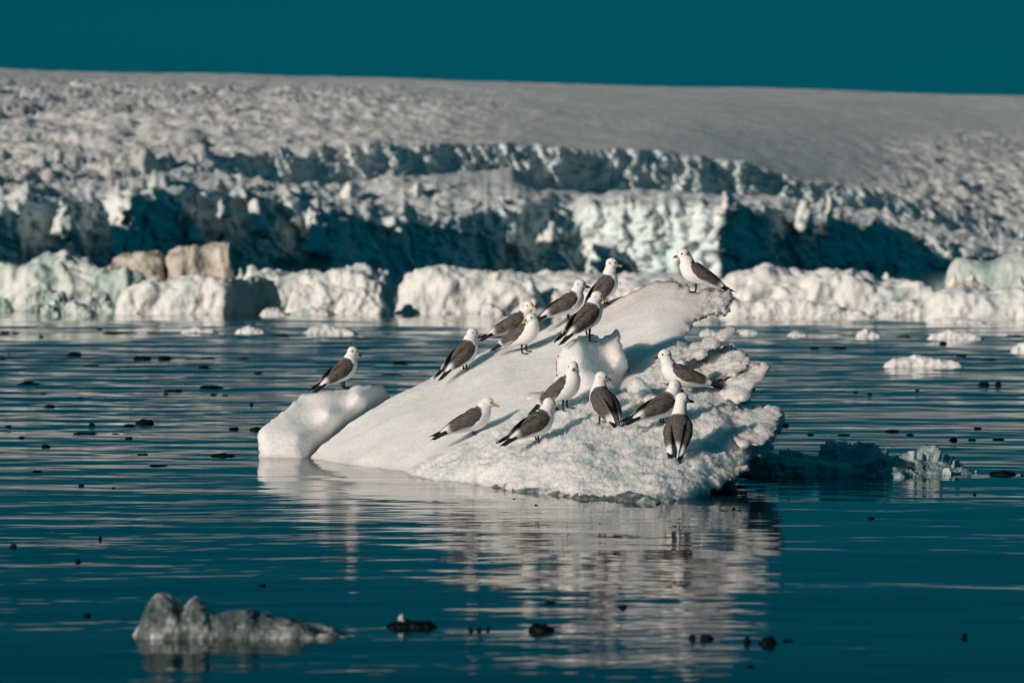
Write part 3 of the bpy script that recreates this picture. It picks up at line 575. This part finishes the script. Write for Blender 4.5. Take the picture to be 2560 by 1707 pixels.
def tube(pts, rad, side=(0, 1, 0), n=18, cap=True):
    pts = np.array(pts, float); m = len(pts); T = np.gradient(pts, axis=0); T /= np.linalg.norm(T, axis=1)[:, None]
    out = []; S = np.array(side, float)
    for k in range(m):
        s = S - T[k] * (S @ T[k]); s /= np.linalg.norm(s); u = np.cross(T[k], s) * -1
        a = np.linspace(0, 2 * math.pi, n, endpoint=False)
        out.append(pts[k] + np.outer(np.cos(a) * rad[k][0], s) + np.outer(np.sin(a) * rad[k][1], u))
    v = np.concatenate(out); f = grid_faces(m, n, True)
    if cap:
        v = np.concatenate([v, pts[:1], pts[-1:]]); i0 = len(v) - 2; i1 = len(v) - 1
        q = np.arange(n); q2 = (q + 1) % n
        f = np.concatenate([f, np.stack([q * 0 + i0, q2, q, q * 0 + i0], -1), np.stack([q * 0 + i1, (m - 1) * n + q, (m - 1) * n + q2, q * 0 + i1], -1)])
    return v, f
def spline(ctrl, n):
    c = np.array(ctrl, float); k = np.arange(len(c)); t = np.linspace(0, len(c) - 1, n); i = np.clip(t.astype(int), 0, len(c) - 2); f = (t - i)[:, None]
    p0 = c[np.clip(i - 1, 0, None)]; p1 = c[i]; p2 = c[i + 1]; p3 = c[np.clip(i + 2, None, len(c) - 1)]
    return 0.5 * (2 * p1 + (p2 - p0) * f + (2 * p0 - 5 * p1 + 4 * p2 - p3) * f ** 2 + (3 * p1 - p0 - 3 * p2 + p3) * f ** 3)
def ell(c, r, Rm, n=14):
    a = np.linspace(0.02, math.pi - 0.02, n)[:, None]; b = np.linspace(0, 2 * math.pi, 20)[None, :-1]
    v = np.stack([np.cos(a) * np.ones_like(b), np.sin(a) * np.cos(b), np.sin(a) * np.sin(b)], -1).reshape(-1, 3) * r
    f = grid_faces(n, 19, True); v = v @ Rm.T + c
    v = np.concatenate([v, [v[:19].mean(0), v[-19:].mean(0)]]); m = len(v); q = np.arange(19); q2 = (q + 1) % 19
    f = np.concatenate([f, np.stack([q * 0 + m - 2, q2, q, q * 0 + m - 2], -1), np.stack([q * 0 + m - 1, (n - 1) * 19 + q, (n - 1) * 19 + q2, q * 0 + m - 1], -1)])
    return v, f
def tri_mesh(name, v, f):
    faces = [tuple(dict.fromkeys(int(i) for i in q)) for q in f]
    me = bpy.data.meshes.new(name); me.from_pydata([tuple(p) for p in v], [], faces); me.update(); return me
def rz(a): c, s = math.cos(a), math.sin(a); return np.array([[c, -s, 0], [s, c, 0], [0, 0, 1]])
def ry(a): c, s = math.cos(a), math.sin(a); return np.array([[c, 0, -s], [0, 1, 0], [s, 0, c]])   # + raises the front

def gull(spec):
    lab = spec['label']; hd = math.radians(spec['head']) ; yaw = math.radians(spec['yaw']) ; S = spec.get('s', 1.0) * 0.95
    pitch = math.radians(spec.get('pitch', 10)); neck = spec.get('neck', 0.5); hp = math.radians(spec.get('tilt', -6))
    leg = spec.get('leg', 0.05)
    Rb = ry(pitch); hip = np.array([0.0, 0, 0.0])
    # body frame: origin at the hips
    bp = np.array([(-0.212, 0, -0.036), (-0.160, 0, -0.028), (-0.103, 0, -0.014), (-0.052, 0, 0.002), (0.0, 0, 0.014), (0.046, 0, 0.026), (0.082, 0, 0.050), (0.096, 0, 0.078)])
    br = np.array([(0.026, 0.004), (0.028, 0.010), (0.044, 0.034), (0.066, 0.057), (0.077, 0.071), (0.076, 0.074), (0.061, 0.061), (0.046, 0.047)])
    bp = bp @ Rb.T
    sh = bp[-1]; R = rz(yaw) @ ry(hp)
    fw = R @ (1, 0, 0); up = R @ (0, 0, 1); sd = R @ (0, 1, 0)
    hc = sh + (0.012 - 0.010 * neck, 0, 0.030 + 0.055 * neck) + fw * 0.012
    nk = [sh + (hc - sh) * 0.35 + (0.004, 0, 0), sh + (hc - sh) * 0.7 + (0.002, 0, 0), hc - up * 0.004]
    nr = [(0.043 - .003 * neck, 0.044 - .003 * neck), (0.038 - .002 * neck, 0.039 - .002 * neck), (0.034, 0.035)]
    cp = np.concatenate([bp, nk]); cr = np.concatenate([br, nr])
    v1, f1 = tube(spline(cp, 46), spline(cr, 46), n=22)
    v2, f2 = ell(hc + fw * 0.004 + up * 0.002, (0.0430, 0.0350, 0.0375), R)
    v3, f3 = ell(hc + fw * 0.031 - up * 0.008, (0.024, 0.0175, 0.0160), R)
    v = np.concatenate([v1, v2, v3]); f = np.concatenate([f1, f2 + len(v1), f3 + len(v1) + len(v2)])
    me = tri_mesh('body', v, f); tmp = bpy.data.objects.new('tmp', me); COL.objects.link(tmp)
    rm = tmp.modifiers.new('r', 'REMESH'); rm.mode = 'VOXEL'; rm.voxel_size = 0.0042
    sm = tmp.modifiers.new('s', 'SMOOTH'); sm.iterations = 7; sm.factor = 0.5
    dg = bpy.context.evaluated_depsgraph_get(); body = bpy.data.meshes.new_from_object(tmp.evaluated_get(dg)); body.name = 'body'
    bpy.data.objects.remove(tmp); bpy.data.meshes.remove(me)
    nvt = len(body.vertices); co = np.empty(nvt * 3, np.float32); body.vertices.foreach_get('co', co); co = co.reshape(-1, 3)
    body.polygons.foreach_set('use_smooth', np.ones(len(body.polygons), bool))
    lb = co @ Rb          # back into the unpitched body frame
    axz = np.interp(lb[:, 0], [-0.190, -0.103, 0.0, 0.082], [-0.036, -0.014, 0.014, 0.05])
    grey = sstep(0.010, 0.020, lb[:, 2] - axz) * sstep(-0.135, -0.10, lb[:, 0]) * sstep(0.086, 0.070, lb[:, 0] + 0.9 * np.clip(lb[:, 2] - 0.080, 0, 1)) * sstep(0.118, 0.104, lb[:, 2])
    ear = spec.get('ear', 0.3); dark = np.zeros(nvt)
    for s in (-1, 1):
        e = hc - fw * 0.014 + sd * s * 0.030 - up * 0.001
        dark = np.maximum(dark, ear * np.exp(-(np.linalg.norm(co - e, axis=1) / 0.0105) ** 4))
    if spec.get('nape', 0):  # dark nape patch, mostly the head's shadow side put into the colour
        e = hc - fw * 0.034 - up * 0.004; dark = np.maximum(dark, spec['nape'] * np.exp(-(np.linalg.norm((co - e) * (1, .8, .9), axis=1) / 0.020) ** 4))
    attr(body, 'grey', grey); attr(body, 'dark', dark)
    # place on the ice
    g = hit(*spec['foot']); Rh = rz(hd); fx = spec.get('fx', 0.0)
    hipz = leg + 0.070
    low = 1e9
    root_loc = Vector((g.x, g.y, g.z))
    root = empty('gull', root_loc); root.rotation_euler = (0, 0, hd); root.scale = (S, S, S)
    off = np.array([0.0 + fx, 0, hipz])
    tag(root, lab, 'gull', 'gulls resting on the ice')
    def sub(name, v, f, mat, parent=root, shift=True, a=None):
        m = tri_mesh(name, np.asarray(v) + (off if shift else 0), f)
        for p in m.polygons: p.use_smooth = True
        if a is not None: attr(m, 'grey', a[0]); attr(m, 'dark', a[1])
        return obj(name, m, M[mat], parent)
    body.vertices.foreach_set('co', (co + off).astype(np.float32).ravel()); body.update()
    obj('body', body, M['plumage'], root)
    # folded wings with black tips
    ns, nt = 26, 9
    for s in (-1, 1):
        cross = 0.010 * s
        def wing(s0, s1, grow, ns):
            t = np.linspace(s0, s1, ns)[:, None]; w = np.linspace(-1, 1, nt)[None]
            cx = 0.074 + (-0.266 - 0.074) * t; cz = 0.046 + (-0.034 - 0.046) * t ** 1.15 + 0.003
            hh = np.interp(t, [0, .05, .15, .35, .55, .70, .78, .84], [.012, .030, .044, .050, .042, .028, .018, .008]) if not grow else np.interp(t, [.70, .78, .90, 1.0, 1.06], [.010, .0115, .0085, .005, .001])
            yo = np.interp(t, [0, .15, .35, .55, .75, 1], [.060, .077, .079, .062, .038, .018]) * s + cross * t
            wrap = np.where(w > 0, 1 - 0.55 * w ** 2, 1 - 0.10 * w ** 2)
            y = yo * wrap; z = cz + hh * w * (0.85) + (0.010 * s * np.clip(t - .7, 0, 1) / .36 if grow else 0) + 0.006 * (1 - w ** 2); x = cx - 0.012 * (w < 0) * w - 0.012 * w
            o = np.stack([x + 0 * w, y, z + 0 * x], -1)
            th = 0.0065 * np.sqrt(np.clip(1 - w ** 2, 0, 1)) * np.clip(np.minimum(t - s0, s1 - t) * 14, 0.05, 1)
            feather = 0.0022 * np.sin(26 * t + 5 * w) * (1 - w ** 2)
            a = o.copy(); a[..., 1] += s * (th + feather + grow * .5); b = o.copy(); b[..., 1] -= s * (th + 0.002)
            v = np.concatenate([a.reshape(-1, 3), b.reshape(-1, 3)]) @ Rb.T
            fo = grid_faces(ns, nt); N = ns * nt
            fs = [np.stack([np.arange(ns - 1) * nt + e, np.arange(1, ns) * nt + e, np.arange(1, ns) * nt + e + N, np.arange(ns - 1) * nt + e + N], -1) for e in (0, nt - 1)]
            fe = [np.stack([r * nt + np.arange(nt - 1), r * nt + np.arange(1, nt), r * nt + np.arange(1, nt) + N, r * nt + np.arange(nt - 1) + N], -1) for r in (0, ns - 1)]
            f = np.concatenate([fo, fo[:, ::-1] + N] + fs + fe)
            tt = np.concatenate([np.broadcast_to(t, (ns, nt)).ravel()] * 2); ww = np.concatenate([np.broadcast_to(w, (ns, nt)).ravel()] * 2)
            return v, f, tt, ww
        v, f, tt, ww = wing(0, 0.84, 0, 24)
        gr = 1 - sstep(0.64, 0.74, tt + 0.05 * ww) * 0.9 - 0.75 * sstep(-0.80, -0.95, ww) * sstep(.3, .5, tt)
        wo_ = sub('wing', v, f, 'plumage', a=(np.clip(gr, 0, 1), tt * 0))
        v, f, tt, ww = wing(0.70, 1.06, 0.0015, 12)
        m = tri_mesh('wing_tip', v + off, f); [setattr(p, 'use_smooth', True) for p in m.polygons]; obj('wing_tip', m, M['black_feather'], wo_)
    # bill, eyes
    bl = 0.042
    bpnt = spline([hc + fw * 0.042 - up * 0.009, hc + fw * (0.042 + bl * .4) - up * 0.0095, hc + fw * (0.042 + bl * .75) - up * 0.0115, hc + fw * (0.042 + bl) - up * 0.0165], 14)
    brd = spline([(0.0090, 0.0118), (0.0074, 0.0098), (0.0055, 0.0078), (0.0008, 0.0012)], 14)
    v, f = tube(bpnt, brd, side=sd, n=12); sub('bill', v, f, spec.get('bill', 'bill_yellow'))
    for s in (-1, 1):
        v, f = ell(hc + fw * 0.021 + sd * s * 0.0265 + up * 0.0055, (0.0098, 0.0055, 0.0080), R, 8); sub('eye', v, f, 'eye')
    # legs and webbed feet, each foot set down on the ice
    for s in (-1, 1):
        lx, ly = 0.012 + 0.010 * s * spec.get('step', 0.3) + fx, 0.021 * s
        wpt = Rh @ (np.array([lx + 0.004, ly, 0]) * S) + np.array(root_loc)
        gz = ground(wpt[0], wpt[1], root_loc.z + 0.09 * S)
        fz = 0.0 if gz is None else float(np.clip((gz - root_loc.z) / S, -0.05, 0.05))
        fz += 0.003
        top = np.array([lx - 0.004, ly, hipz - 0.030]); mid = np.array([lx - 0.006, ly, fz + 0.030]); bot = np.array([lx, ly, fz + 0.003])
        v, f = tube(spline([top, (top + mid) / 2, mid, bot], 12), spline([(0.0100, .0100), (0.0080, .0080), (0.0060, .0060), (.0058, .0058)], 12), n=10)
        lo = sub('leg', v, f, 'leg', shift=False)
        toe = [(0, 0, .006)] + [(0.052 * math.cos(a), 0.052 * math.sin(a), 0.002) for a in (-0.5, -0.24, 0, 0.24, 0.5)]
        toe[2] = (0.043, -0.010, 0.001); toe[4] = (0.043, 0.010, 0.001)
        tv = np.array(toe); tv = np.concatenate([tv + (0, 0, 0.003), tv - (0, 0, 0.003)]) + (lx, ly, fz + 0.001)
        tf = [(0, i, i + 1, 0) for i in range(1, 5)] + [(6, i + 7, i + 6, 6) for i in range(1, 5)] + [(i, i + 6, i + 7, i + 1) for i in range(1, 5)] + [(0, 6, 7, 1), (5, 11, 6, 0)]
        m = tri_mesh('foot', tv, tf); obj('foot', m, M['leg'], lo)
    return root

# head = compass of the body (0 = picture right, 90 = away from the camera), yaw = turn of the head on the body
gulls = [
    dict(label='gull with dark nape standing alone on the iceberg\'s snowy top right corner', foot=(1742, 725), head=188, yaw=2, pitch=18, neck=0.35, bill='bill_brown', ear=0.9, nape=0.8, s=1.0, leg=0.042),
    dict(label='tall yellow-billed gull highest on the ridge with stretched neck', foot=(1512, 766), head=32, yaw=-25, pitch=34, neck=0.85, bill='bill_yellow', ear=0.7, s=1.0, leg=0.04),
    dict(label='dark-billed gull on the ridge between two yellow-billed gulls', foot=(1418, 806), head=16, yaw=-8, pitch=16, neck=0.45, bill='bill_dark', ear=0.6, leg=0.042),
    dict(label='yellow-billed gull with a dark shaded back perched on the upright ice fin', foot=(1468, 843), head=38, yaw=-30, pitch=24, neck=0.25, bill='bill_yellow', ear=0.4, leg=0.04),
    dict(label='yellow-billed gull half hidden behind the white-breasted gull on the ridge', foot=(1288, 856), head=5, yaw=-50, pitch=14, neck=0.30, bill='bill_yellow', ear=0.5, s=0.98, leg=0.05),
    dict(label='white-breasted gull on the ridge looking back over the water, yellow bill turned', foot=(1308, 884), head=-38, yaw=-105, pitch=12, neck=0.15, bill='bill_yellow', ear=0.05, leg=0.045),
    dict(label='dark-billed gull standing alone partway up the ridge below the others', foot=(1160, 928), head=40, yaw=-8, pitch=26, neck=0.4, bill='bill_dark', ear=0.5, leg=0.035, tilt=-14),
    dict(label='black-billed gull standing on the separate rounded ice block', foot=(856, 972), head=32, yaw=-4, pitch=20, neck=0.45, bill='bill_dark', ear=0.9, leg=0.042, tilt=-16),
    dict(label='gull facing the viewer in front of the upright ice fin', foot=(1410, 1026), head=-28, yaw=-62, pitch=24, neck=0.35, bill='bill_brown', ear=0.2, leg=0.05),
    dict(label='yellow-billed gull with tucked neck, lowest down on the smooth snow', foot=(1180, 1092), head=6, yaw=-4, pitch=14, neck=0.0, bill='bill_yellow', ear=0.08, s=1.0, leg=0.022),
    dict(label='red-brown-billed gull looking away on the edge of the broken ice', foot=(1340, 1106), head=32, yaw=-4, pitch=14, neck=0.35, bill='bill_dark', ear=0.2, leg=0.025, tilt=-20),
    dict(label='yellow-billed gull seen from behind, head turned, in the middle of the broken ice', foot=(1508, 1060), head=118, yaw=-108, pitch=30, neck=0.45, bill='bill_yellow', ear=0.35, leg=0.05),
    dict(label='dark-billed white-breasted gull facing left above the crouching one', foot=(1704, 988), head=186, yaw=0, pitch=6, neck=0.62, bill='bill_dark', ear=0.5, nape=0.8, leg=0.04, s=0.98),
    dict(label='crouching gull with its head turned away beside the long-necked one', foot=(1652, 1064), head=28, yaw=6, pitch=10, neck=0.45, bill='bill_dark', ear=0.3, leg=0.03, tilt=-20),
    dict(label='long-necked gull with its back turned at the foot of the broken ice', foot=(1697, 1126), head=80, yaw=-66, pitch=34, neck=1.05, bill='bill_dark', ear=0.1, leg=0.035),
]
for g in gulls: gull(g)
